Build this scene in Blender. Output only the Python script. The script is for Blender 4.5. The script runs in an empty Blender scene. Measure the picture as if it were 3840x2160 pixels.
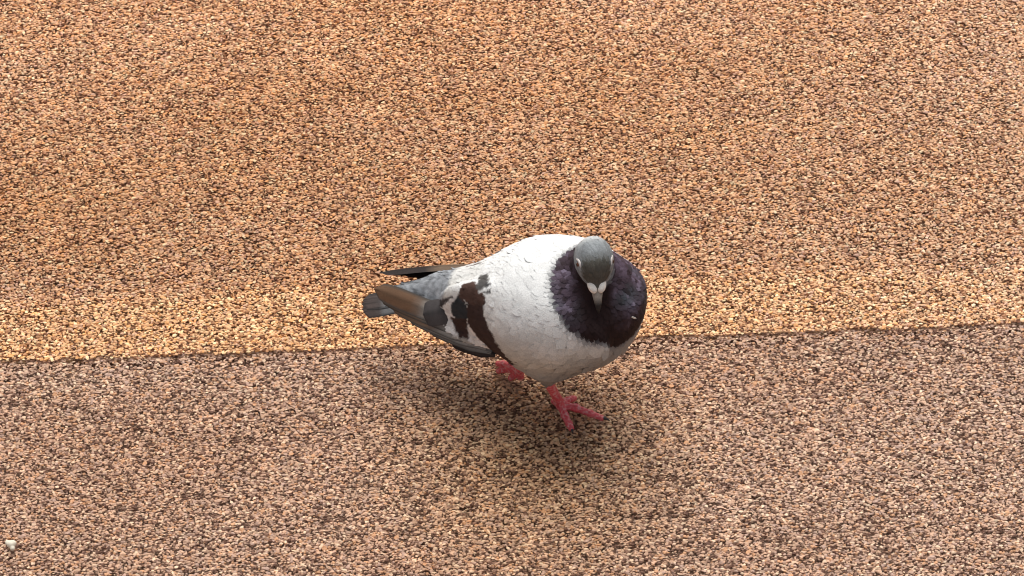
import bpy, math, random
import numpy as np
from mathutils import Vector

random.seed(7)
RNG = np.random.default_rng(7)
sc = bpy.context.scene
COL = sc.collection

# ------------------------------------------------------------------ camera
PITCH = math.radians(46.0)      # looking down at the ground
DIST = 3.0                      # metres from the lens to the middle of the view
K = 4100.0                      # photo pixels per metre at that distance
PW, PH = 3840.0, 2160.0
SP, CP = math.sin(PITCH), math.cos(PITCH)
RIGHT = np.array([1.0, 0, 0]); UPV = np.array([0, SP, CP]); FWD = np.array([0, CP, -SP])
FPX = K * DIST


def ray(px, py):
    return FWD + RIGHT * ((px - PW / 2) / FPX) - UPV * ((py - PH / 2) / FPX)


CAM = -FWD * DIST
_d = ray(2070, 1520)            # the planted foot stands on the world origin
CAM = CAM - (CAM + _d * (-CAM[2] / _d[2]))


def U(px, py, z=0.0):
    """point at height z seen at a photo pixel"""
    d = ray(px, py)
    return CAM + d * ((z - CAM[2]) / d[2])


def to_px(p):
    q = np.asarray(p) - CAM
    w = q @ FWD
    return PW / 2 + FPX * (q @ RIGHT) / w, PH / 2 - FPX * (q @ UPV) / w


cd = bpy.data.cameras.new('camera')
cam = bpy.data.objects.new('camera', cd)
COL.objects.link(cam)
cam.location = CAM
cam.rotation_euler = (math.pi / 2 - PITCH, 0, 0)
cd.sensor_width = 36.0
cd.lens = FPX * 36.0 / PW
cd.clip_start = 0.05
cd.clip_end = 400
sc.camera = cam

# ------------------------------------------------------------------ sky, sun, exposure
SUN_EL, SUN_AZ = math.radians(64), math.radians(-1)     # azimuth from +Y (far side), clockwise
world = bpy.data.worlds.new('World')
sc.world = world
world.use_nodes = True
nt = world.node_tree
bg = nt.nodes['Background']
sky = nt.nodes.new('ShaderNodeTexSky')
sky.sky_type = 'NISHITA'
sky.sun_disc = False
sky.sun_elevation = SUN_EL
sky.sun_rotation = SUN_AZ
sky.dust_density = 4.0
sky.air_density = 1.0
sky.ozone_density = 0.6
hs = nt.nodes.new('ShaderNodeHueSaturation')          # thin overcast: a paler sky
hs.inputs['Saturation'].default_value = 0.35
nt.links.new(sky.outputs[0], hs.inputs['Color'])
nt.links.new(hs.outputs[0], bg.inputs[0])
bg.inputs[1].default_value = 0.06
sd = bpy.data.lights.new('sun', 'SUN')
sd.energy = 1.5
sd.angle = math.radians(46)
sd.color = (1.0, 0.965, 0.91)
sun = bpy.data.objects.new('sun', sd)
COL.objects.link(sun)
sdir = Vector((math.sin(SUN_AZ) * math.cos(SUN_EL), math.cos(SUN_AZ) * math.cos(SUN_EL), math.sin(SUN_EL)))
sun.rotation_euler = sdir.to_track_quat('Z', 'Y').to_euler()
sun.location = sdir * 5
sc.view_settings.view_transform = 'Standard'
sc.view_settings.look = 'None'
sc.view_settings.gamma = 1
sc.cycles.filter_width = 1.0               # crisp, like a phone picture
sc.view_settings.exposure = 0.80


# ------------------------------------------------------------------ small helpers
def norm(v):
    v = np.asarray(v, float)
    return v / (np.linalg.norm(v, axis=-1, keepdims=True) + 1e-12)


def mesh_obj(name, verts, faces, mat, parent=None, colors=None, smooth=True, origin=None):
    verts = np.asarray(verts, float)
    if origin is not None:
        verts = verts - np.asarray(origin)
    me = bpy.data.meshes.new(name)
    me.from_pydata(verts.tolist(), [], [list(map(int, f)) for f in faces])
    if smooth:
        me.polygons.foreach_set('use_smooth', [True] * len(me.polygons))
    if colors is not None:
        a = me.color_attributes.new('Col', 'FLOAT_COLOR', 'POINT')
        c = np.ones((len(verts), 4), np.float32)
        c[:, :3] = colors
        a.data.foreach_set('color', c.ravel())
    me.materials.append(mat)
    me.update()
    o = bpy.data.objects.new(name, me)
    COL.objects.link(o)
    if origin is not None:
        o.location = origin
    if parent is not None:
        o.parent = parent
    return o


def tag(o, label=None, cat=None, group=None, kind=None):
    for k, v in (('label', label), ('category', cat), ('group', group), ('kind', kind)):
        if v:
            o[k] = v
    return o


def new_mat(name):
    m = bpy.data.materials.new(name)
    m.use_nodes = True
    t = m.node_tree
    return m, t, t.nodes['Principled BSDF']


def N(t, kind, **kw):
    n = t.nodes.new(kind)
    for k, v in kw.items():
        if k.startswith('i_'):
            n.inputs[k[2:].replace('_', ' ')].default_value = v
        else:
            setattr(n, k, v)
    return n


def mixc(t, a, b, fac, blend='MIX'):
    n = t.nodes.new('ShaderNodeMix')
    n.data_type = 'RGBA'
    n.blend_type = blend
    for sock, v in ((n.inputs[0], fac), (n.inputs[6], a), (n.inputs[7], b)):
        if hasattr(v, 'links'):
            t.links.new(v, sock)
        elif isinstance(v, (tuple, list)):
            sock.default_value = (*v, 1.0) if len(v) == 3 else v
        else:
            sock.default_value = v
    return n.outputs[2]


def ramp(t, src, stops):
    n = t.nodes.new('ShaderNodeValToRGB')
    els = n.color_ramp.elements
    while len(els) < len(stops):
        els.new(0.5)
    for e, (p, c) in zip(els, stops):
        e.position = p
        e.color = (c, c, c, 1) if isinstance(c, (int, float)) else (*c, 1)
    t.links.new(src, n.inputs[0])
    return n.outputs[0]


# ------------------------------------------------------------------ ground
SEAM_A, SEAM_B = U(0, 1362), U(3840, 1219)
SD = norm(SEAM_B - SEAM_A)                 # along the seam
SN = np.array([-SD[1], SD[0], 0.0])        # across it, away from the camera
SEAM_ANG = math.atan2(SD[1], SD[0])
STEP = 0.0030                              # the far sheet lies this much higher
CELL = 0.0021                              # spacing of the rubber granules
NT = 15
TILE = CELL * NT


def ground_material(name, tint_a, tint_b, granular, side_tint, strip=None, spot_tint=None):
    """tint_a, tint_b: the two colours the sheet drifts between"""
    m, t, bs = new_mat(name)
    geo = N(t, 'ShaderNodeNewGeometry')
    mp = N(t, 'ShaderNodeMapping')
    mp.inputs['Rotation'].default_value = (0, 0, -SEAM_ANG)
    mp.inputs['Scale'].default_value = (1.3, 3.2, 1)
    t.links.new(geo.outputs['Position'], mp.inputs['Vector'])
    n1 = N(t, 'ShaderNodeTexNoise', i_Scale=1.7, i_Detail=4.0, i_Roughness=0.55)
    t.links.new(mp.outputs[0], n1.inputs['Vector'])
    big = ramp(t, n1.outputs[0], [(0.33, 0.0), (0.67, 1.0)])
    base = mixc(t, tint_a, tint_b, big)
    # a paler, worn strip runs along the seam; the sheet turns paler and pinker to one side; a round, more orange patch in front of the seam
    dp = N(t, 'ShaderNodeVectorMath', operation='DOT_PRODUCT')
    dp.inputs[1].default_value = tuple(SN)
    t.links.new(geo.outputs['Position'], dp.inputs[0])
    ad = N(t, 'ShaderNodeMath', operation='ADD'); ad.inputs[1].default_value = -float(SEAM_A @ SN)
    t.links.new(dp.outputs['Value'], ad.inputs[0])
    wob = N(t, 'ShaderNodeMath', operation='MULTIPLY_ADD'); wob.inputs[1].default_value = 0.045
    t.links.new(n1.outputs[0], wob.inputs[0]); t.links.new(ad.outputs[0], wob.inputs[2])
    if strip:
        st = ramp(t, wob.outputs[0], [(0.0, 0.9), (0.086, 0.9), (0.108, 0.0), (1.0, 0.0)])
        base = mixc(t, base, strip, st)
        drift = ramp(t, wob.outputs[0], [(0.0, 1.02), (0.09, 1.02), (0.115, 0.84), (0.26, 0.87), (0.46, 1.0), (0.75, 1.06)])
        base = mixc(t, base, drift, 1.0, 'MULTIPLY')
    sx = N(t, 'ShaderNodeSeparateXYZ'); t.links.new(geo.outputs['Position'], sx.inputs[0])
    mr = N(t, 'ShaderNodeMapRange'); mr.inputs['From Min'].default_value = 0.05; mr.inputs['From Max'].default_value = 0.55
    mr.inputs['To Max'].default_value = 0.6
    t.links.new(sx.outputs[0], mr.inputs['Value'])
    base = mixc(t, base, side_tint, mr.outputs[0])
    if spot_tint:
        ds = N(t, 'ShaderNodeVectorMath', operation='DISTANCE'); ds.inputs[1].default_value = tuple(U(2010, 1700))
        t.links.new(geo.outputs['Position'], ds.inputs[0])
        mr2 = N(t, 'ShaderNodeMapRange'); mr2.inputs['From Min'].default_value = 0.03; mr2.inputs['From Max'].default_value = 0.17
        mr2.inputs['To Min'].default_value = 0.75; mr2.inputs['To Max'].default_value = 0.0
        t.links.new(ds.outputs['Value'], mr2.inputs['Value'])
        base = mixc(t, base, spot_tint, mr2.outputs[0])
    n2 = N(t, 'ShaderNodeTexNoise', i_Scale=38.0, i_Detail=3.0)
    t.links.new(geo.outputs['Position'], n2.inputs['Vector'])
    blot = ramp(t, n2.outputs[0], [(0.3, 0.90), (0.7, 1.09)])
    base = mixc(t, base, blot, 1.0, 'MULTIPLY')
    if granular:
        at = N(t, 'ShaderNodeAttribute', attribute_name='Col')
        base = mixc(t, base, at.outputs['Color'], 1.0, 'MULTIPLY')
        n3 = N(t, 'ShaderNodeTexNoise', i_Scale=1400.0, i_Detail=2.0)
        t.links.new(geo.outputs['Position'], n3.inputs['Vector'])
        bp = N(t, 'ShaderNodeBump', i_Strength=0.4, i_Distance=0.0006)
        t.links.new(n3.outputs[0], bp.inputs['Height'])
        t.links.new(bp.outputs[0], bs.inputs['Normal'])
    else:
        v = N(t, 'ShaderNodeTexVoronoi', i_Scale=1.0 / CELL)
        t.links.new(geo.outputs['Position'], v.inputs['Vector'])
        base = mixc(t, base, ramp(t, v.outputs['Distance'], [(0.25, 1.0), (0.75, 0.25)]), 1.0, 'MULTIPLY')
        bp = N(t, 'ShaderNodeBump', i_Strength=1.0, i_Distance=0.0015)
        bp.invert = True
        t.links.new(v.outputs['Distance'], bp.inputs['Height'])
        t.links.new(bp.outputs[0], bs.inputs['Normal'])
    t.links.new(base, bs.inputs['Base Color'])
    bs.inputs['Roughness'].default_value = 0.62
    bs.inputs['Specular IOR Level'].default_value = 0.35
    return m


ORANGE = ((0.715, 0.372, 0.178), (0.765, 0.45, 0.268))
BROWN = ((0.52, 0.308, 0.20), (0.57, 0.372, 0.265))
mat_or = ground_material('orange rubber granule', *ORANGE, True, (0.76, 0.50, 0.34), (0.82, 0.49, 0.255))
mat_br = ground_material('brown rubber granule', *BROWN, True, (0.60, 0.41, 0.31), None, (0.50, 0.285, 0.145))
mat_or_far = ground_material('orange rubber sheet', *ORANGE, False, (0.76, 0.50, 0.34), (0.82, 0.49, 0.255))
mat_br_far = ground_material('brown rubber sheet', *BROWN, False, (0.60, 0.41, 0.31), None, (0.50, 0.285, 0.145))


def frame(s, a, z=0.0):
    return SEAM_A + SD * s + SN * a + np.array([0, 0, z])


# the two sheets under the granules run on to the horizon; the far one is a slab with a real edge
L = 120.0
bz = -0.0036
g = mesh_obj('ground', [frame(-L, -L, bz - 0.004), frame(L, -L, bz - 0.004), frame(L, L, bz - 0.004), frame(-L, L, bz - 0.004)],
             [(0, 1, 2, 3)], mat_br_far)
tag(g, kind='structure')
zt = bz + STEP
g2v = [frame(-L, 0.003, bz - 0.008), frame(L, 0.003, bz - 0.008), frame(L, L, bz - 0.008), frame(-L, L, bz - 0.008),
       frame(-L, 0.003, zt), frame(L, 0.003, zt), frame(L, L, zt), frame(-L, L, zt)]
g2 = mesh_obj('orange_pavement', g2v, [(4, 5, 6, 7), (0, 1, 5, 4), (1, 2, 6, 5), (2, 3, 7, 6), (3, 0, 4, 7)], mat_or_far)
tag(g2, kind='structure')


def ico():
    p = (1 + 5 ** 0.5) / 2
    v = [(-1, p, 0), (1, p, 0), (-1, -p, 0), (1, -p, 0), (0, -1, p), (0, 1, p), (0, -1, -p), (0, 1, -p), (p, 0, -1), (p, 0, 1), (-p, 0, -1), (-p, 0, 1)]
    f = [(0, 11, 5), (0, 5, 1), (0, 1, 7), (0, 7, 10), (0, 10, 11), (1, 5, 9), (5, 11, 4), (11, 10, 2), (10, 7, 6), (7, 1, 8),
         (3, 9, 4), (3, 4, 2), (3, 2, 6), (3, 6, 8), (3, 8, 9), (4, 9, 5), (2, 4, 11), (6, 2, 10), (8, 6, 7), (9, 8, 1)]
    return norm(np.array(v, float)), np.array(f)


ICO_V, ICO_F = ico()


def rand_rot(r):
    q = r.normal(size=4); q /= np.linalg.norm(q)
    w, x, y, z = q
    return np.array([[1 - 2 * (y * y + z * z), 2 * (x * y - z * w), 2 * (x * z + y * w)],
                     [2 * (x * y + z * w), 1 - 2 * (x * x + z * z), 2 * (y * z - x * w)],
                     [2 * (x * z - y * w), 2 * (y * z + x * w), 1 - 2 * (x * x + y * y)]])


def granule_tile(name, mat, palette, r):
    V, F, C = [], [], []
    pal = np.array([p[:3] for p in palette]); w = np.array([p[3] for p in palette]); w = w / w.sum()
    for i in range(NT):
        for j in range(NT):
            if r.random() < 0.10:
                continue                                  # an open pit between the chips
            c = np.array([(i + 0.5 + r.uniform(-.42, .42)) * CELL - TILE / 2, (j + 0.5 + r.uniform(-.42, .42)) * CELL - TILE / 2, r.normal(-0.0010, 0.00036)])
            rad = CELL * r.uniform(0.44, 0.72)
            sh = ICO_V * (1 + r.uniform(-0.45, 0.45, (12, 1))) * r.uniform(0.6, 1.45, (1, 3))
            sh = sh @ rand_rot(r).T * np.array([1.28, 0.98, 0.68])
            F.append(ICO_F + 12 * len(V))
            V.append(c + sh * rad)
            col = pal[r.choice(len(pal), p=w)] * r.uniform(0.82, 1.16)
            C.append(np.repeat(col[None], 12, 0))
    V = np.concatenate(V); F = np.concatenate(F); C = np.concatenate(C)
    me = bpy.data.meshes.new(name)
    me.from_pydata(V.tolist(), [], F.tolist())
    a = me.color_attributes.new('Col', 'FLOAT_COLOR', 'POINT')
    c4 = np.ones((len(V), 4), np.float32); c4[:, :3] = C
    a.data.foreach_set('color', c4.ravel())
    me.materials.append(mat)
    return bpy.data.objects.new(name, me)


def granule_field(name, mat, palette, s0, s1, a0, a1, z, seed, label):
    """a bed of rubber granules: small tiles of loose chips set side by side along the seam"""
    r = np.random.default_rng(seed)
    coll = bpy.data.collections.new(name + ' tiles')
    nvar = 24
    for k in range(nvar):
        coll.objects.link(granule_tile('granule_tile', mat, palette, r))
    ss = np.arange(s0, s1, TILE) + TILE / 2
    aa = np.arange(a0, a1, TILE) + TILE / 2
    S, A = np.meshgrid(ss, aa)
    S = S + r.uniform(0, TILE, (len(aa), 1))              # rows are staggered
    S, A = S.ravel(), A.ravel()
    edge = np.abs(A) < TILE                              # the joint wanders a little
    A = A + np.where(edge, r.uniform(-0.0013, 0.0013, len(A)), 0)
    P = SEAM_A[None] + S[:, None] * SD + A[:, None] * SN
    P[:, 2] = z
    me = bpy.data.meshes.new(name)
    me.from_pydata(P.tolist(), [], [])
    n = len(P)
    ia = me.attributes.new('tile', 'INT', 'POINT'); ia.data.foreach_set('value', r.integers(0, nvar, n).astype(np.int32))
    ra = me.attributes.new('turn', 'FLOAT', 'POINT')
    ra.data.foreach_set('value', (SEAM_ANG + r.integers(0, 2, n) * math.pi).astype(np.float32))
    o = bpy.data.objects.new(name, me)
    COL.objects.link(o)
    ng = bpy.data.node_groups.new(name, 'GeometryNodeTree')
    ng.interface.new_socket('Geometry', in_out='INPUT', socket_type='NodeSocketGeometry')
    ng.interface.new_socket('Geometry', in_out='OUTPUT', socket_type='NodeSocketGeometry')
    gi = ng.nodes.new('NodeGroupInput'); go = ng.nodes.new('NodeGroupOutput')
    ci = ng.nodes.new('GeometryNodeCollectionInfo'); ci.inputs['Collection'].default_value = coll
    ci.inputs['Separate Children'].default_value = True; ci.inputs['Reset Children'].default_value = True
    ip = ng.nodes.new('GeometryNodeInstanceOnPoints'); ip.inputs['Pick Instance'].default_value = True
    n1 = ng.nodes.new('GeometryNodeInputNamedAttribute'); n1.data_type = 'INT'; n1.inputs['Name'].default_value = 'tile'
    n2 = ng.nodes.new('GeometryNodeInputNamedAttribute'); n2.data_type = 'FLOAT'; n2.inputs['Name'].default_value = 'turn'
    cx = ng.nodes.new('ShaderNodeCombineXYZ')
    ng.links.new(n2.outputs[0], cx.inputs[2])
    ng.links.new(gi.outputs[0], ip.inputs['Points'])
    ng.links.new(ci.outputs[0], ip.inputs['Instance'])
    ng.links.new(n1.outputs[0], ip.inputs['Instance Index'])
    ng.links.new(cx.outputs[0], ip.inputs['Rotation'])
    ng.links.new(ip.outputs[0], go.inputs[0])
    md = o.modifiers.new('granules', 'NODES'); md.node_group = ng
    tag(o, label, 'rubber granules', kind='stuff')
    return o


PAL_OR = [(1.0, 1.0, 1.0, 4.5), (1.18, 1.17, 1.12, 3), (0.98, 1.0, 1.2, 1.4), (1.28, 1.62, 1.75, 1.7), (0.60, 0.48, 0.42, 2.2), (1.1, 0.95, 0.72, 1.4), (0.27, 0.17, 0.13, 1.1)]
PAL_BR = [(1.0, 1.0, 1.0, 3.5), (1.24, 1.22, 1.16, 3), (0.98, 1.02, 1.12, 1.6), (1.5, 1.7, 1.68, 1.8), (0.52, 0.45, 0.43, 2.2), (1.12, 0.95, 0.74, 1.4), (0.24, 0.17, 0.15, 1.2)]
granule_field('orange_granules', mat_or, PAL_OR, -0.55, 1.6, 0.0008, 1.35, STEP, 11, 'bed of tan and orange rubber granules beyond the seam')
granule_field('brown_granules', mat_br, PAL_BR, -0.55, 1.6, -1.2408, -0.0008, 0.0, 12, 'bed of brown and greyish rubber granules on the near side of the seam')

# ------------------------------------------------------------------ pigeon: body surface
YAW = math.radians(-20)
H = np.array([math.cos(YAW), math.sin(YAW), 0.0])      # heading
LFT = np.array([-H[1], H[0], 0.0])                     # bird's left
Z = np.array([0, 0, 1.0])
BODY_C = U(2110, 1142, 0.112)
HEAD_C = U(2228, 972, 0.190)
HF = norm([0.10, -0.80, -0.58])                        # where the bill points
HR = norm(np.cross(HF, Z))                             # head's right
HU = np.cross(HR, HF)
NECK_C = U(2250, 1100, 0.140)


def axes_of(a, lft):
    a = norm(a); l = norm(lft - a * (lft @ a)); return np.array([a, l, np.cross(a, l)])


def ell(p, c, ax, r):
    q = (p - c) @ ax.T
    r = np.asarray(r)
    k0 = np.linalg.norm(q / r, axis=-1)
    k1 = np.linalg.norm(q / (r * r), axis=-1)
    return k0 * (k0 - 1) / (k1 + 1e-9)


def rcone(p, a, b, ra, rb):
    ab = b - a
    t = np.clip(((p - a) @ ab) / (ab @ ab), 0, 1)
    return np.linalg.norm(p - a - t[..., None] * ab, axis=-1) - (ra + (rb - ra) * t)


def smin(a, b, k):
    h = np.clip(0.5 + 0.5 * (b - a) / k, 0, 1)
    return b * (1 - h) + a * h - k * h * (1 - h)


def mirror(p):
    d = (p - BODY_C) @ LFT
    return p - 2 * np.multiply.outer(d, LFT) if np.ndim(p) > 1 else p - 2 * d * LFT


BAX = axes_of(H + 0.10 * Z, LFT)
RUMP_A, RUMP_B = U(1985, 1140, 0.108), U(1668, 1094, 0.088)
COVERT = U(1488, 1100, 0.0765)                         # tail coverts taper out over the tail
WING_R = U(1965, 1215, 0.112)
WAX = axes_of(H * 1.0 + LFT * -0.16 + Z * 0.16, LFT)
THIGH_A, THIGH_B = U(2062, 1345, 0.070), U(2054, 1428, 0.040)
KEEL = U(2190, 1270, 0.080)


PLATE_N = norm(-LFT * 0.72 + Z * 0.70 - H * 0.08)
PLATE_C = U(1728, 1206, 0.086)
_pa = norm(U(1850, 1270, 0.088) - U(1620, 1172, 0.086))
PAX = axes_of(_pa, PLATE_N)                            # along the wing, out of it, across it


def sdf(p):
    d = ell(p, BODY_C, BAX, (0.0695, 0.0625, 0.0565))
    d = smin(d, rcone(p, RUMP_A, RUMP_B, 0.050, 0.0175), 0.02)
    d = smin(d, rcone(p, RUMP_B, COVERT, 0.0165, 0.0068), 0.006)
    d = smin(d, ell(p, WING_R, WAX, (0.082, 0.016, 0.040)), 0.008)
    pm = mirror(p + LFT * 0.007 + Z * 0.013)
    d = smin(d, ell(pm, WING_R, WAX, (0.078, 0.014, 0.034)), 0.008)
    d = smin(d, ell(p, PLATE_C, PAX, (0.040, 0.006, 0.0165)), 0.006)
    d = smin(d, ell(pm, PLATE_C, PAX, (0.040, 0.006, 0.0150)), 0.006)
    d = smin(d, rcone(p, NECK_C, HEAD_C - HF * 0.004 - HU * 0.012, 0.0390, 0.0155), 0.014)
    d = smin(d, rcone(p, THIGH_A, THIGH_B, 0.024, 0.0055), 0.014)
    hd = ell(p, HEAD_C, np.array([HF, HR, HU]), (0.0190, 0.0160, 0.0150))
    hd = smin(hd, rcone(p, HEAD_C + HF * 0.006 - HU * 0.001, HEAD_C + HF * 0.0215 - HU * 0.0028, 0.0125, 0.0066), 0.006)
    return smin(d, hd, 0.006)


def grad(f, p, e=2e-4):
    g = np.stack([f(p + np.eye(3)[i] * e) - f(p - np.eye(3)[i] * e) for i in range(3)], -1)
    return norm(g)


def surface_nets(f, lo, hi, h):
    n = np.ceil((hi - lo) / h).astype(int) + 1
    ax = [lo[i] + np.arange(n[i]) * h for i in range(3)]
    val = np.empty(n)
    Y, Zg = np.meshgrid(ax[1], ax[2], indexing='ij')
    for i0 in range(0, n[0], 16):
        xs = ax[0][i0:i0 + 16]
        P = np.empty((len(xs), n[1], n[2], 3))
        P[..., 0] = xs[:, None, None]; P[..., 1] = Y; P[..., 2] = Zg
        val[i0:i0 + 16] = f(P.reshape(-1, 3)).reshape(len(xs), n[1], n[2])
    neg = val < 0
    corners = [(i, j, k) for i in (0, 1) for j in (0, 1) for k in (0, 1)]
    sl = lambda A, c: A[c[0]:n[0] - 1 + c[0], c[1]:n[1] - 1 + c[1], c[2]:n[2] - 1 + c[2]]
    cnt = sum(sl(neg, c).astype(int) for c in corners)
    act = (cnt > 0) & (cnt < 8)
    idx = -np.ones(act.shape, int)
    ijk = np.argwhere(act)
    idx[act] = np.arange(len(ijk))
    cv = {c: sl(val, c)[act] for c in corners}
    acc = np.zeros((len(ijk), 3)); num = np.zeros(len(ijk))
    for a in corners:
        for b in corners:
            d = np.array(b) - np.array(a)
            if d.sum() != 1 or (d < 0).any():
                continue
            va, vb = cv[a], cv[b]
            m = (va < 0) != (vb < 0)
            t = np.where(m, va / np.where(m, va - vb, 1), 0)
            acc[m] += (np.array(a) + t[:, None] * d)[m]
            num[m] += 1
    V = lo + (ijk + acc / num[:, None]) * h
    F = []
    for axis in range(3):
        o1, o2 = (axis + 1) % 3, (axis + 2) % 3
        s0 = [slice(None)] * 3; s1 = [slice(None)] * 3
        s0[axis] = slice(0, n[axis] - 1); s1[axis] = slice(1, n[axis])
        A, B = neg[tuple(s0)], neg[tuple(s1)]
        E = np.argwhere(A != B)
        E = E[(E[:, o1] > 0) & (E[:, o2] > 0) & (E[:, o1] < n[o1] - 1) & (E[:, o2] < n[o2] - 1)]
        q = []
        for d1, d2 in ((0, 0), (1, 0), (1, 1), (0, 1)):
            e = E.copy(); e[:, o1] -= d1; e[:, o2] -= d2
            q.append(idx[e[:, 0], e[:, 1], e[:, 2]])
        q = np.stack(q, 1)
        inside = A[E[:, 0], E[:, 1], E[:, 2]]
        q[~inside] = q[~inside][:, ::-1]
        F.append(q)
    F = np.concatenate(F)
    F = F[(F >= 0).all(1)]
    for _ in range(2):
        g = grad(f, V, h * 0.1)
        V = V - g * f(V)[:, None] * 0.9
    return V, F


# ------------------------------------------------------------------ plumage colours
WHITE = np.array([0.84, 0.845, 0.83]); CREAM = np.array([0.55, 0.535, 0.485])
GREY = np.array([0.27, 0.262, 0.25]); SLATE = np.array([0.20, 0.215, 0.235]); RUMPG = np.array([0.30, 0.315, 0.335])
DARK = np.array([0.050, 0.030, 0.027]); BRONZE = np.array([0.085, 0.048, 0.038]); BLUEBLK = np.array([0.034, 0.040, 0.047])
HEADG = np.array([0.29, 0.31, 0.32]); CROWN = np.array([0.105, 0.100, 0.085])
NECKD = np.array([0.021, 0.010, 0.010]); PURPLE = np.array([0.108, 0.077, 0.108]); GREENB = np.array([0.075, 0.10, 0.115]); LILAC = np.array([0.20, 0.165, 0.225])


def inpoly(x, y, poly):
    x = np.asarray(x); y = np.asarray(y)
    c = np.zeros(x.shape, bool)
    n = len(poly)
    for i in range(n):
        x0, y0 = poly[i]; x1, y1 = poly[(i + 1) % n]
        m = (y0 > y) != (y1 > y)
        c ^= m & (x < (x1 - x0) * (y - y0) / ((y1 - y0) if y1 != y0 else 1e-9) + x0)
    return c


# wing markings, traced on the near wing and laid on both wings
MARKS = [
    ([(1706, 1108), (1646, 1152), (1636, 1180), (1654, 1236), (1690, 1256), (1722, 1268), (1708, 1226), (1690, 1190), (1712, 1198), (1700, 1150)], WHITE),
    ([(1746, 1194), (1762, 1214), (1800, 1264), (1860, 1324), (1908, 1368), (1836, 1352), (1786, 1314), (1756, 1274)], WHITE),
    ([(1758, 1120), (1818, 1120), (1815, 1180), (1832, 1232), (1850, 1255), (1872, 1302), (1936, 1366), (1912, 1368), (1882, 1348), (1852, 1326), (1792, 1266), (1754, 1214), (1746, 1170)], DARK * 1.05),
    ([(1716, 1108), (1730, 1064), (1782, 1054), (1792, 1090), (1822, 1108), (1812, 1146), (1760, 1142)], BRONZE),
    ([(1783, 1080), (1798, 1034), (1832, 1026), (1834, 1050), (1818, 1078), (1800, 1090)], np.array([.10, .095, .09])),
    ([(1818, 1066), (1838, 1060), (1842, 1074), (1822, 1080)], np.array([.08, .08, .08])),
    ([(1815, 1092), (1840, 1086), (1838, 1102), (1818, 1106)], np.array([.09, .085, .085])),
    ([(1692, 1142), (1720, 1108), (1748, 1140), (1752, 1197), (1708, 1197), (1690, 1164)], BLUEBLK),
    ([(1683, 1184), (1710, 1196), (1748, 1196), (1758, 1273), (1718, 1262), (1704, 1226)], DARK),
    ([(1590, 1168), (1630, 1124), (1670, 1118), (1704, 1110), (1646, 1156), (1640, 1190), (1656, 1224), (1598, 1207)], np.array([.075, .07, .072])),
]


def hash1(p, s):
    q = np.sin(p @ np.array([12.9898, 78.233, 37.719]) * 91.7 + s * 17.3) * 43758.5453
    return q - np.floor(q)


def vnoise(p, freq, seed=0):
    q = p * freq
    i = np.floor(q); f = q - i
    f = f * f * (3 - 2 * f)
    out = 0
    for dx in (0, 1):
        for dy in (0, 1):
            for dz in (0, 1):
                w = (f[..., 0] if dx else 1 - f[..., 0]) * (f[..., 1] if dy else 1 - f[..., 1]) * (f[..., 2] if dz else 1 - f[..., 2])
                out = out + w * hash1(i + np.array([dx, dy, dz]), seed)
    return out


def lerp(a, b, t):
    t = np.clip(t, 0, 1)
    return a * (1 - t[..., None]) + b * t[..., None]


NB_C = U(2252, 1100, 0.148)


def neck_measure(p):
    """<0 on the dark collar"""
    q = (p - NB_C) @ np.array([H, LFT, Z]).T
    return np.linalg.norm(q / np.array([0.0440, 0.0450, 0.0500]), axis=-1) - 1.0


def head_measure(p):
    """distance in front of the collar along the head, >0 on the head"""
    q = p - HEAD_C
    return 0.0195 - np.linalg.norm(q - np.multiply.outer(np.clip(q @ HF, 0, 0.02), HF), axis=-1)


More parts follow.
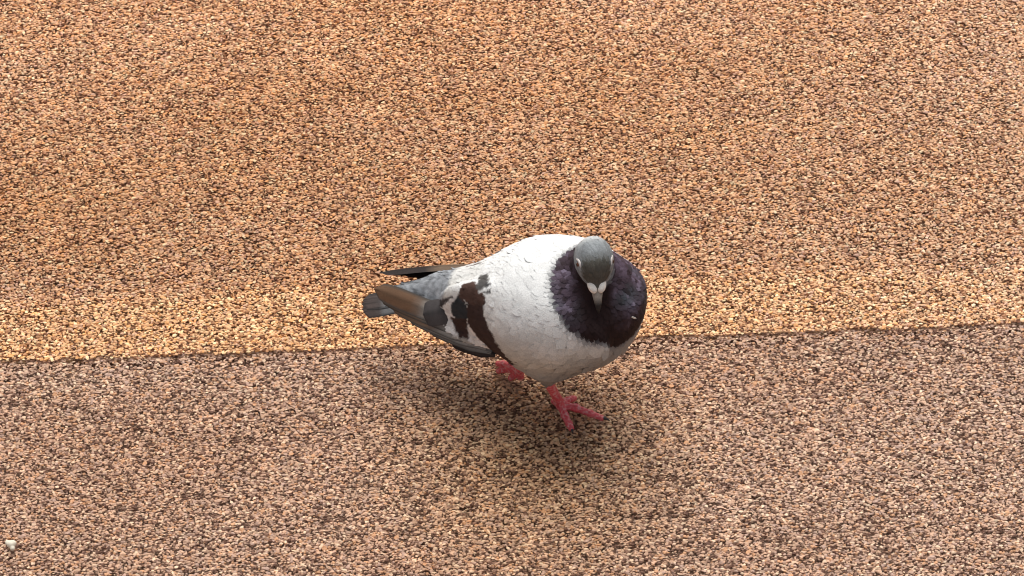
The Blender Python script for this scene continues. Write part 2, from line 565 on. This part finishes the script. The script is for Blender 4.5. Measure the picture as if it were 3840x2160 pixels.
def plumage(p, jit=None):
    p = np.asarray(p, float)
    n = len(p)
    a = (p - BODY_C) @ H
    lat = (p - BODY_C) @ LFT
    up = (p - BODY_C) @ Z
    c = np.repeat(WHITE[None], n, 0)
    n1 = vnoise(p, 60, 1); n2 = vnoise(p, 220, 2)
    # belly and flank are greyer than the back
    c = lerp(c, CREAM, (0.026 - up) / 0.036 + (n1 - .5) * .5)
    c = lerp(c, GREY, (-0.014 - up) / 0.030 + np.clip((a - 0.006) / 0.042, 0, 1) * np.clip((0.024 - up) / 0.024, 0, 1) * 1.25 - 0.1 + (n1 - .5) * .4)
    # rump
    rump = (-0.098 - a + 0.006 * (n1 - .5)) / 0.004
    c = lerp(c, RUMPG * (0.5 + 1.0 * vnoise(p, 300, 12)[:, None]), rump)
    # wing bars
    pm = np.where(lat[:, None] > 0, mirror(p), p)
    x, y = to_px(pm)
    x = x + (n2 - .5) * 6; y = y + (n1 - .5) * 7
    onwing = np.abs(lat) > 0.012
    for poly, col in MARKS:
        m = inpoly(x, y, poly) & onwing
        c[m] = col * (0.8 + 0.4 * n2[m][:, None])
    xf, yf = to_px(p)                                        # the far wing's bar edges the back
    m = inpoly(xf, yf + (n1 - .5) * 6, [(1725, 1004), (1790, 988), (1872, 962), (1862, 993), (1826, 995), (1832, 985), (1760, 997)]) & (lat > 0.004)
    c[m] = BRONZE
    # collar
    nm = neck_measure(p) + (n2 - .5) * 0.03
    ql = np.abs((p - HEAD_C) @ HR)
    hi = np.clip((up - 0.016) / 0.025, 0, 1) * np.clip((ql - 0.010) / 0.014, 0, 1) * np.clip(vnoise(p, 90, 5) * 1.6 - 0.2, 0, 1)
    spot = vnoise(p, 330, 6)
    nc = lerp(np.repeat(NECKD[None], n, 0), PURPLE, hi * 1.05)
    nc = lerp(nc, GREENB, np.clip(vnoise(p, 70, 9) * 2 - 1.0, 0, 1) * np.clip((up - 0.004) / 0.03, 0, 1) * np.clip((ql - 0.012) / 0.012, 0, 1) * .8)
    nc = lerp(nc, LILAC, np.clip((spot - 0.62) * 4, 0, 1) * hi)
    nc = lerp(nc, NECKD * 0.7, np.clip((0.36 - spot) * 5, 0, 1) * 0.8)
    c = lerp(c, np.array([0.17, 0.17, 0.18]), (0.09 - nm) / 0.08)
    c = lerp(c, nc, (0.012 - nm) / 0.02)
    # head
    hm = head_measure(p)
    q = p - HEAD_C
    hc = lerp(np.repeat(HEADG[None], n, 0), CROWN, ((q @ HF) + 0.004) / 0.008 * np.clip(((q @ HU) - 0.001) / 0.005, 0, 1) * np.clip((0.0135 - np.abs(q @ HR)) / 0.003, 0, 1))
    hc = hc * (0.85 + 0.3 * n2[:, None])
    c = lerp(c, hc, np.minimum(hm / 0.003 + 0.3, ((q @ HU) + 0.0085) / 0.003))
    return np.clip(c, 0.004, 0.9)


def feather_material(name, rough=0.72, bump=0.4, sheen=0.0):
    m, t, bs = new_mat(name)
    at = N(t, 'ShaderNodeAttribute', attribute_name='Col')
    geo = N(t, 'ShaderNodeNewGeometry')
    n3 = N(t, 'ShaderNodeTexNoise', i_Scale=900.0, i_Detail=3.0, i_Roughness=0.6)
    t.links.new(geo.outputs['Position'], n3.inputs['Vector'])
    var = ramp(t, n3.outputs[0], [(0.3, 0.86), (0.7, 1.1)])
    t.links.new(mixc(t, at.outputs['Color'], var, 1.0, 'MULTIPLY'), bs.inputs['Base Color'])
    bp = N(t, 'ShaderNodeBump', i_Strength=bump, i_Distance=0.0008)
    t.links.new(n3.outputs[0], bp.inputs['Height'])
    t.links.new(bp.outputs[0], bs.inputs['Normal'])
    bs.inputs['Roughness'].default_value = rough
    bs.inputs['Specular IOR Level'].default_value = 0.18
    bs.inputs['Sheen Weight'].default_value = sheen
    bs.inputs['Sheen Roughness'].default_value = 0.5
    return m


mat_body = feather_material('plumage')
mat_quill = feather_material('flight feather', 0.6, 0.25, 0.0)

BASE = np.array([BODY_C[0], BODY_C[1], 0.0])
pigeon = bpy.data.objects.new('pigeon', None)
pigeon.empty_display_size = 0.05
COL.objects.link(pigeon)
pigeon.location = BASE
tag(pigeon, 'white and grey pigeon with dark puffed neck walking beside the seam on red feet', 'pigeon')


def part(name, verts, faces, mat, parent=None, colors=None, smooth=True):
    """a mesh given in world coordinates, hung under the pigeon (or one of its parts, all of which sit at its base)"""
    o = mesh_obj(name, np.asarray(verts) - BASE, faces, mat, parent or pigeon, colors, smooth)
    return o


V, F = surface_nets(sdf, np.array([-0.165, -0.075, 0.025]), np.array([0.11, 0.125, 0.225]), 0.0022)
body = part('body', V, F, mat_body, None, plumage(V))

# ------------------------------------------------------------------ contour feathers
Vt = V[F]
fa = 0.5 * np.linalg.norm(np.cross(Vt[:, 2] - Vt[:, 0], Vt[:, 3] - Vt[:, 1]), axis=1)
NCAND = 60000
pick = RNG.choice(len(F), NCAND, p=fa / fa.sum())
w = RNG.dirichlet((1, 1, 1, 1), NCAND)
cand = (Vt[pick] * w[..., None]).sum(1)
hm = head_measure(cand)
nm = neck_measure(cand)
ishead = hm > -0.0015
isneck = (nm < 0.02) & ~ishead
rear = ((cand - BODY_C) @ H < -0.038)
spacing = np.where(ishead, 0.0022, np.where(isneck, 0.0026, np.where(rear, 0.0026, 0.0047)))
bill_zone = ((cand - HEAD_C) @ HF > 0.0225) & (np.linalg.norm(cand - HEAD_C, axis=1) < 0.034)
keep = []
cells = {}
G = 0.0047
for i in range(NCAND):
    if bill_zone[i]:
        continue
    p = cand[i]; s = spacing[i]
    k = (int(p[0] // G), int(p[1] // G), int(p[2] // G))
    ok = True
    for dx in (-1, 0, 1):
        for dy in (-1, 0, 1):
            for dz in (-1, 0, 1):
                for j in cells.get((k[0] + dx, k[1] + dy, k[2] + dz), ()):
                    d = cand[j] - p
                    if d @ d < s * min(s, spacing[j] * 1.0):
                        ok = False; break
                if not ok: break
            if not ok: break
        if not ok: break
    if ok:
        keep.append(i); cells.setdefault(k, []).append(i)
keep = np.array(keep)
P = cand[keep]; ishead = ishead[keep]; isneck = isneck[keep]; rear = rear[keep]
n = len(P)
nrm = grad(sdf, P)


def flow(p):
    """the way feathers lie: back from the bill, down the neck, then tailwards"""
    q = p - HEAD_C
    d = np.linalg.norm(q, axis=1)
    f_head = np.repeat(-HF[None], len(p), 0)
    f_neck = norm(p - (HEAD_C + HF * 0.012))
    lat = (p - BODY_C) @ LFT
    f_body = norm(-H[None] + np.multiply.outer(-lat * 4, LFT) * 0.35 - 0.25 * Z * np.clip(np.abs(lat) / 0.05, 0, 1)[:, None])
    t1 = np.clip((d - 0.017) / 0.012, 0, 1)
    nmm = neck_measure(p)
    t2 = np.clip((nmm + 0.05) / 0.4, 0, 1)
    return norm(lerp(lerp(f_head, f_neck, t1), f_body, t2))


T = flow(P)
T = norm(T + RNG.normal(0, 0.13, (n, 3)))
T = norm(T - nrm * (T * nrm).sum(1, keepdims=True))
B = np.cross(nrm, T)
Ls = np.where(ishead, 0.0058, np.where(isneck, 0.0066, np.where(rear, 0.0066, 0.0125))) * RNG.uniform(0.85, 1.15, n)
Ws = np.where(ishead, 0.0030, np.where(isneck, 0.0042, np.where(rear, 0.0046, 0.0092))) * RNG.uniform(0.9, 1.1, n)
lift = np.where(ishead, 0.0003, np.where(isneck, 0.0005, 0.00065)) * RNG.uniform(0.4, 1.6, n) * np.where(RNG.random(n) < 0.05, 2.4, 1.0)
us = np.array([0, 0.3, 0.58, 0.82, 1.0])
prof = np.array([0.45, 0.85, 1.0, 0.82, 0.28])
vs = np.array([-0.5, 0.0, 0.5])
nu, nv = len(us), len(vs)
FV = np.empty((n, nu, nv, 3))
for i, u in enumerate(us):
    for j, v in enumerate(vs):
        tip = -0.10 * abs(v) * 2 if u > 0.7 else 0
        FV[:, i, j] = P + T * (Ls * (u + tip))[:, None] + B * (Ws * prof[i] * v)[:, None]
fl = FV.reshape(-1, 3)
for _ in range(3):
    g = grad(sdf, fl)
    fl = fl - g * np.clip(sdf(fl), -0.006, 0.006)[:, None]
g = grad(sdf, fl).reshape(n, nu, nv, 3)
off = (0.00015 + np.multiply.outer(lift, us ** 1.5))[:, :, None] + (0.0002 * (1 - np.abs(vs) * 2))[None, None, :]
FV = fl.reshape(n, nu, nv, 3) + g * off[..., None]
quad = []
for i in range(nu - 1):
    for j in range(nv - 1):
        a = i * nv + j
        quad.append((a, a + 1, a + nv + 1, a + nv))
quad = np.array(quad)
mid = FV[:, 2, 1]
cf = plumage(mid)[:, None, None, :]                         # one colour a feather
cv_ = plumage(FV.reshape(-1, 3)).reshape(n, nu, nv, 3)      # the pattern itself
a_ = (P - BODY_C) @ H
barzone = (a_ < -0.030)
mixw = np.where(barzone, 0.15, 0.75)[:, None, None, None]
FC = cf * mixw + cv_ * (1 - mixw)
FC = FC * RNG.uniform(0.92, 1.05, n)[:, None, None, None]
lat_ = (P - BODY_C) @ LFT
up_ = (P - BODY_C) @ Z
onw = (np.abs(lat_) > 0.030) & (a_ < 0.035) & (up_ > -0.048) & ~ishead & ~isneck & (a_ > -0.105)


def feather_mesh(name, m, parent):
    k = m.sum()
    faces = (quad[None] + (np.arange(k) * nu * nv)[:, None, None]).reshape(-1, 4)
    o = part(name, FV[m].reshape(-1, 3), faces, mat_body, parent, np.clip(FC[m], 0.003, 0.92).reshape(-1, 3))
    return o


wing_r = feather_mesh('wing', onw & (lat_ < 0), pigeon)
wing_l = feather_mesh('wing', onw & (lat_ > 0), pigeon)
wing_r['label'] = 'near wing, white with dark bars'
wing_l['label'] = 'far wing, its dark tip showing past the rump'
wing_r['kind'] = 'stuff'; wing_l['kind'] = 'stuff'
pl = feather_mesh('contour_feathers', ~onw, body)
pl['kind'] = 'stuff'


# ------------------------------------------------------------------ long feathers
def S(px, py, lift=0.001):
    """where the line of sight through a pixel meets the body, lifted off it"""
    d = norm(ray(px, py)); p = CAM + d * 2.6
    for _ in range(80):
        p = p + d * sdf(p[None])[0] * 0.8
    return p + grad(sdf, p[None])[0] * lift


def blade(name, root, tip, nrmv, width, parent, col_in, col_tip, bow=0.0, side=0.0, camber=0.12, tipcol_at=0.75, asym=0.0, edge=None, blunt=0.35, rim=None):
    """one flight feather: a cambered vane with a shaft, from root to tip"""
    root = np.asarray(root, float); tip = np.asarray(tip, float)
    d = tip - root; ln = np.linalg.norm(d); d = d / ln
    nv_ = norm(np.asarray(nrmv) - d * (np.asarray(nrmv) @ d))
    b = np.cross(nv_, d)
    NU, NV = 14, 7
    verts, cols = [], []
    for i in range(NU):
        u = i / (NU - 1)
        wdt = width * (0.35 + 0.65 * min(1, u / 0.3)) * (1 if u < 0.72 else max(0.02, math.sqrt(max(0, 1 - ((u - 0.72) / 0.28) ** 2)) * (1 - blunt) + blunt * (1 - max(0, (u - 0.9) / 0.1) ** 2)))
        for j in range(NV):
            v = (j / (NV - 1) - 0.5) * 2
            vv = v * 0.5 + asym * 0.5 * (1 - abs(v))
            cen = root + d * ln * u + nv_ * bow * ln * math.sin(math.pi * u) + b * side * ln * math.sin(math.pi * u * 0.5) ** 2
            p = cen + b * vv * wdt - nv_ * camber * wdt * (v * v) + nv_ * (0.0005 if j == NV // 2 else 0)
            verts.append(p)
            c = np.array(col_in) * (1 - np.clip((u - tipcol_at) / 0.12, 0, 1)) + np.array(col_tip) * np.clip((u - tipcol_at) / 0.12, 0, 1)
            if edge is not None and v < -0.9:
                c = np.array(edge)
            if rim is not None and v > 0.9:
                c = np.array(rim)
            if j == NV // 2:
                c = c * 0.7
            cols.append(c * random.uniform(0.9, 1.1))
    faces = []
    for i in range(NU - 1):
        for j in range(NV - 1):
            a = i * NV + j
            faces.append((a, a + 1, a + NV + 1, a + NV))
    return part(name, verts, faces, mat_quill, parent, np.array(cols))


PRIM = np.array([0.215, 0.148, 0.10]); PRIM_D = np.array([0.15, 0.085, 0.050]); PRIM_G = np.array([0.27, 0.255, 0.235]); PRIM_B = np.array([0.03, 0.022, 0.02])

# near wing: primaries, the upper ones lapping over the lower
near_n = norm(-LFT * 0.75 + Z * 0.75 + H * -0.1)
prim = [  # root px, tip px, root z, tip z, width, colours
    ((1850, 1330), (1690, 1276), 0.080, 0.071, 0.013, PRIM_B * 1.4, PRIM_B * 1.2),
    ((1835, 1320), (1600, 1224), 0.081, 0.073, 0.013, PRIM_G * .8, PRIM_G * .9),
    ((1815, 1305), (1525, 1182), 0.083, 0.076, 0.013, PRIM_G, PRIM_G * 1.05),
    ((1800, 1290), (1462, 1142), 0.085, 0.079, 0.014, PRIM_G * .95, PRIM * 1.1),
    ((1780, 1260), (1418, 1106), 0.089, 0.083, 0.015, PRIM_G * .8, PRIM),
    ((1760, 1230), (1402, 1082), 0.093, 0.087, 0.019, PRIM_G * 1.0, PRIM_D * 1.1),
]
for (r0, t0, zr, z1, wd, c0, c1) in prim:
    blade('primary_feather', U(*r0, zr) - near_n * 0.006, U(*t0, z1), near_n, wd, wing_r, c0, c1, bow=0.02, tipcol_at=0.45, camber=0.10, edge=c0 * 0.25, rim=c0 * 0.3)
# tertials / inner secondaries closing the wing over the primaries
WH = np.array([.78, .78, .75])
sec = [   # from the rear forward
    (S(1690, 1180, -.009), U(1586, 1180, .0888), 0.023, np.array([.07, .062, .062]), np.array([.06, .053, .053])),
]
for (r0, t0, wd, c0, c1) in sec:
    blade('secondary_feather', r0, t0, near_n, wd, wing_r, c0, c1, bow=0.03, blunt=0.6)

# far wing: only its long tips show beyond the rump
far_n = norm(LFT * 0.35 + Z * 0.95)
for (r0, t0, zr, z1, wd, c0, c1) in [
    ((1800, 992), (1424, 1022), 0.110, 0.088, 0.013, PRIM * .75, PRIM_B),
    ((1800, 1002), (1466, 1024), 0.106, 0.085, 0.013, PRIM_B * 1.4, PRIM_B),
    ((1790, 1010), (1520, 1031), 0.103, 0.083, 0.013, PRIM * 1.0, PRIM_B * 1.3),
    ((1780, 1020), (1560, 1040), 0.101, 0.081, 0.013, PRIM_B * 1.4, PRIM_B * 1.2),
    ((1770, 1030), (1600, 1048), 0.099, 0.079, 0.012, PRIM_G * .6, PRIM_B * 1.6),
]:
    blade('primary_feather', U(*r0, zr), U(*t0, z1), far_n, wd, wing_l, c0, c1, bow=0.015, tipcol_at=0.4, blunt=0.15)

# a bit of white down caught on the collar
blade('down_feather', S(2382, 1192, .0012), S(2362, 1184, .0022), grad(sdf, S(2370, 1188, 0)[None])[0], 0.0016, body, (.8, .8, .78), (.8, .8, .78))
# tail
TAILG = np.array([0.255, 0.26, 0.265]); TAILB = np.array([0.062, 0.046, 0.042])
tail_root = U(1640, 1092, 0.084)
tail_tip = U(1360, 1128, 0.066)
tail_n = norm(Z + LFT * -0.12)
tail = bpy.data.objects.new('tail', None)
tail.parent = pigeon
COL.objects.link(tail)
for i in range(10):
    t = (i - 4.5) / 4.5
    order = abs(t)
    r0 = tail_root + LFT * t * 0.006 - Z * 0.0012 * order * 2
    t0 = tail_tip + LFT * t * 0.0095 - Z * 0.0018 * order * 2 - H * (-0.004 * order + 0.001 * (i % 2))
    blade('tail_feather', r0, t0, tail_n - LFT * t * 0.2 * -1, 0.0150, tail, TAILG * random.uniform(.85, 1.1), TAILB * random.uniform(.8, 1.6), tipcol_at=0.66, blunt=0.75, camber=0.06, edge=np.array([.02, .018, .018]), rim=np.array([.02, .018, .018]) if i % 3 == 0 else None)


# ------------------------------------------------------------------ bill, cere, eyes
def simple_mat(name, col, rough=0.5, noise=None, bump=0.0, bscale=600, spec=0.4, sss=0.0):
    m, t, bs = new_mat(name)
    geo = N(t, 'ShaderNodeNewGeometry')
    n1 = N(t, 'ShaderNodeTexNoise', i_Scale=noise or 300.0, i_Detail=3.0)
    t.links.new(geo.outputs['Position'], n1.inputs['Vector'])
    c = mixc(t, tuple(x * 0.72 for x in col), tuple(min(1, x * 1.25) for x in col), n1.outputs[0])
    t.links.new(c, bs.inputs['Base Color'])
    if bump:
        v = N(t, 'ShaderNodeTexVoronoi', i_Scale=float(bscale))
        t.links.new(geo.outputs['Position'], v.inputs['Vector'])
        bp = N(t, 'ShaderNodeBump', i_Strength=bump, i_Distance=0.0006)
        bp.invert = True
        t.links.new(v.outputs['Distance'], bp.inputs['Height'])
        t.links.new(bp.outputs[0], bs.inputs['Normal'])
    bs.inputs['Roughness'].default_value = rough
    bs.inputs['Specular IOR Level'].default_value = spec
    if sss:
        bs.inputs['Subsurface Weight'].default_value = sss
        bs.inputs['Subsurface Radius'].default_value = (0.002, 0.0008, 0.0005)
    return m


def scaly_mat(name):
    """bird leg: red skin under small pale-edged scutes"""
    m, t, bs = new_mat(name)
    geo = N(t, 'ShaderNodeNewGeometry')
    v = N(t, 'ShaderNodeTexVoronoi', i_Scale=430.0)
    v.feature = 'F1'
    t.links.new(geo.outputs['Position'], v.inputs['Vector'])
    n1 = N(t, 'ShaderNodeTexNoise', i_Scale=160.0, i_Detail=2.0)
    t.links.new(geo.outputs['Position'], n1.inputs['Vector'])
    red = mixc(t, (0.58, 0.025, 0.045), (0.82, 0.17, 0.18), n1.outputs[0])
    c = mixc(t, red, (0.80, 0.40, 0.38), ramp(t, v.outputs['Distance'], [(0.5, 0.0), (0.85, 0.65)]))
    t.links.new(c, bs.inputs['Base Color'])
    bp = N(t, 'ShaderNodeBump', i_Strength=0.9, i_Distance=0.0007)
    bp.invert = True
    t.links.new(v.outputs['Distance'], bp.inputs['Height'])
    t.links.new(bp.outputs[0], bs.inputs['Normal'])
    bs.inputs['Roughness'].default_value = 0.45
    return m


mat_horn = feather_material('bill horn', 0.4, 0.1)
mat_cere = simple_mat('cere', (0.92, 0.84, 0.76), 0.7, 500, 0.3, 900)
mat_ring = simple_mat('eye ring', (0.70, 0.66, 0.63), 0.6)
mat_iris = simple_mat('iris', (0.13, 0.035, 0.012), 0.15, spec=0.8)
mat_pupil = simple_mat('pupil', (0.008, 0.006, 0.006), 0.08, spec=0.8)
mat_leg = scaly_mat('red leg skin')
mat_claw = simple_mat('claw horn', (0.05, 0.04, 0.038), 0.35)


def loft(rings):
    nrr = len(rings[0])
    Vv = [p for r in rings for p in r]
    Ff = []
    for i in range(len(rings) - 1):
        for j in range(nrr):
            a = i * nrr + j; b2 = i * nrr + (j + 1) % nrr
            Ff.append((a, b2, b2 + nrr, a + nrr))
    Ff.append(tuple(range(nrr))[::-1])
    Ff.append(tuple((len(rings) - 1) * nrr + j for j in range(nrr)))
    return Vv, Ff


def tube(path, radii, flat=1.0, up=Z, nseg=12):
    path = [np.asarray(p, float) for p in path]
    rings = []
    for i, p in enumerate(path):
        d = norm(path[min(i + 1, len(path) - 1)] - path[max(i - 1, 0)])
        s = norm(np.cross(d, up)); u2 = np.cross(s, d)
        rings.append([p + radii[i] * (math.cos(2 * math.pi * k / nseg) * s + flat * math.sin(2 * math.pi * k / nseg) * u2) for k in range(nseg)])
    return loft(rings)


BB = HEAD_C + HF * 0.0235 - HU * 0.003
bd = norm(HF - HU * 0.12)
tt = np.linspace(0, 1, 9)
path = [BB - bd * 0.005 + bd * 0.0265 * t - HU * 0.0035 * max(0, t - 0.6) ** 1.5 * 4 for t in tt]
rad = [0.0056 * (1 - t) ** 0.62 + 0.0004 for t in tt]
vv, ff = tube(path, rad, 0.82, HU, 16)
vv = np.array(vv)
def bill_col(v):
    t = np.clip(((np.array(v) - path[0]) @ bd) / 0.025, 0, 1)
    return lerp(np.repeat(np.array([[.33, .29, .25]]), len(v), 0), np.array([.028, .026, .026]), (t - 0.55) / 0.22)
bill = part('bill', vv, ff, mat_horn, None, bill_col(vv))
low = [p - HU * 0.0022 for p in path[:8]]
vv, ff = tube(low, [r * 0.85 for r in rad[:8]], 0.7, HU, 14)
part('lower_bill', vv, ff, mat_horn, bill, bill_col(vv))
for s in (-1, 1):
    c0 = BB - bd * 0.0012 + HR * s * 0.0038 + HU * 0.0026
    axc = np.array([norm(bd - HR * s * 0.22), norm(HR + bd * s * 0.22), HU])
    f = lambda p, c0=c0, axc=axc: ell(p, c0, axc, (0.0068, 0.0041, 0.0042))
    v2, f2 = surface_nets(f, c0 - 0.009, c0 + 0.009, 0.0009)
    part('cere', v2, f2, mat_cere, bill)


def uvball(c, r, ax=np.eye(3), sc_=(1, 1, 1), nu_=16, nv_=10):
    Vv, Ff = [], []
    for i in range(nv_ + 1):
        th = math.pi * i / nv_
        for j in range(nu_):
            ph = 2 * math.pi * j / nu_
            q = np.array([math.cos(th) * sc_[0], math.sin(th) * math.cos(ph) * sc_[1], math.sin(th) * math.sin(ph) * sc_[2]]) * r
            Vv.append(c + q @ ax)
    for i in range(nv_):
        for j in range(nu_):
            Ff.append((i * nu_ + j, i * nu_ + (j + 1) % nu_, (i + 1) * nu_ + (j + 1) % nu_, (i + 1) * nu_ + j))
    return Vv, Ff


for s in (-1, 1):
    axe = np.array([norm(HR * s + HF * 0.25 + HU * 0.12), HF, HU])
    axe = axes_of(axe[0], HF)
    ec = HEAD_C + HF * 0.0035 + HU * 0.0035 + HR * s * 0.0120
    vv, ff = uvball(ec, 0.0040, axe)
    eye = part('eye', vv, ff, mat_iris)
    vv, ff = uvball(ec + axe[0] * 0.0022, 0.0022, axe, (1, 1, 1))
    part('pupil', vv, ff, mat_pupil, eye)
    rings = []
    for k in range(25):
        an = 2 * math.pi * k / 24
        dirv = axe[1] * math.cos(an) + axe[2] * math.sin(an)
        cc = ec + axe[0] * 0.0014 + dirv * 0.0046
        rings.append([cc + 0.0014 * (math.cos(2 * math.pi * q / 8) * dirv + math.sin(2 * math.pi * q / 8) * axe[0]) for q in range(8)])
    vv, ff = loft(rings)
    part('eye_ring', vv, ff[:-2], mat_ring, eye)

# ------------------------------------------------------------------ legs


def leg(segs, lo, hi, claws, label):
    """segs: round cones of the shank and toes, grown together into one skin"""
    def f(p):
        d = None
        for a, b, ra, rb in segs:
            q = rcone(p, np.asarray(a), np.asarray(b), ra, rb)
            d = q if d is None else smin(d, q, 0.0018)
        return d
    v2, f2 = surface_nets(f, np.asarray(lo), np.asarray(hi), 0.0007)
    o = part('leg', v2, f2, mat_leg)
    o['label'] = label
    for a, b, r in claws:
        a = np.asarray(a); b = np.asarray(b)
        pts = [a + (b - a) * t + Z * 0.0012 * math.sin(math.pi * t) for t in np.linspace(0, 1, 5)]
        vv, ff = tube(pts, [r, r * .85, r * .65, r * .4, r * .1], 1.0, Z, 8)
        part('claw', vv, ff, mat_claw, o)
    return o


def toe(pts, r0, r1):
    """phalanges with a swelling at each joint"""
    s = []
    for i in range(len(pts) - 1):
        t = i / (len(pts) - 1); t2 = (i + 1) / (len(pts) - 1)
        a, b = np.asarray(pts[i]), np.asarray(pts[i + 1])
        ra = r0 + (r1 - r0) * t; rb = r0 + (r1 - r0) * t2
        m = (a + b) / 2
        s.append((a, m, ra * 1.08, (ra + rb) / 2 * 0.86)); s.append((m, b, (ra + rb) / 2 * 0.86, rb * 1.08))
    return s


# planted right foot
hip = U(2046, 1418, 0.046)
ankle = U(2104, 1518, 0.0075)
segs = [(hip, ankle, 0.0041, 0.0043), (ankle + Z * 0.002, ankle - Z * 0.001, 0.0046, 0.0046)]
t_mid = [ankle, U(2160, 1530, .006), U(2212, 1550, .0048), U(2256, 1567, .0036)]
t_out = [ankle, U(2118, 1558, .0055), U(2134, 1590, .0042), U(2142, 1606, .0036)]
t_in = [ankle, U(2126, 1502, .006), U(2144, 1496, .0048), U(2154, 1494, .0040)]
t_back = [ankle, U(2086, 1510, .0048), U(2074, 1505, .0036)]
segs += toe(t_mid, 0.0038, 0.0025) + toe(t_out, 0.0036, 0.0025) + toe(t_in, 0.0032, 0.0022) + toe(t_back, 0.003, 0.002)
allp = np.array([q for s in segs for q in s[:2]])
leg(segs, allp.min(0) - 0.007, allp.max(0) + 0.007,
    [(t_mid[-1], U(2288, 1579, .0014), .0022), (t_out[-1], U(2149, 1627, .0014), .0021), (t_in[-1], U(2164, 1492, .0015), .0016), (t_back[-1], U(2066, 1503, .001), .0015)],
    'planted red leg with spread toes')

# left foot just lifted behind
hip2 = U(2030, 1360, 0.050)
knee2 = U(1948, 1388, 0.0160)
segs = [(hip2, knee2, 0.0034, 0.0038)]
t1 = [knee2, U(1914, 1372, .0145), U(1886, 1364, .0115), U(1868, 1364, .0085)]
t2 = [knee2, U(1914, 1384, .0115), U(1888, 1386, .0065), U(1870, 1391, .0030)]
t3 = [knee2, U(1948, 1404, .0105), U(1952, 1414, .0065)]
t4 = [knee2, U(1934, 1402, .0095), U(1922, 1412, .0050), U(1914, 1418, .0028)]
segs += toe(t1, .0036, .0024) + toe(t2, .0034, .0024) + toe(t3, .0038, .0030) + toe(t4, .0032, .0022)
allp = np.array([q for s in segs for q in s[:2]])
leg(segs, allp.min(0) - 0.007, allp.max(0) + 0.007,
    [(t1[-1], U(1854, 1366, .0060), .0018), (t2[-1], U(1857, 1395, .0010), .0017), (t3[-1], U(1960, 1420, .002), .0017), (t4[-1], U(1906, 1423, .0008), .0016)],
    'trailing red leg lifted behind')

# ------------------------------------------------------------------ the white crumb at the edge
cp_ = U(44, 2040, 0.004)


def crumb(p):
    d = ell(p, cp_, axes_of([1, 0.5, 0.1], np.array([0, 1.0, 0])), (0.0042, 0.0032, 0.0032))
    d = smin(d, np.linalg.norm(p - (cp_ + np.array([-0.004, 0.0015, 0.0002])), axis=-1) - 0.0020, 0.002)
    d = smin(d, np.linalg.norm(p - (cp_ + np.array([0.001, -0.0042, -0.001])), axis=-1) - 0.0018, 0.002)
    return d + (vnoise(p, 420, 3) - 0.5) * 0.0006


vv, ff = surface_nets(crumb, cp_ - 0.010, cp_ + 0.010, 0.0006)
mat_crumb = simple_mat('crumb', (0.80, 0.74, 0.60), 0.8)
cr = mesh_obj('crumb', vv, ff, mat_crumb, origin=np.array([cp_[0], cp_[1], 0.0]))
tag(cr, 'small white crumb lying alone on the brown granules', 'crumb')
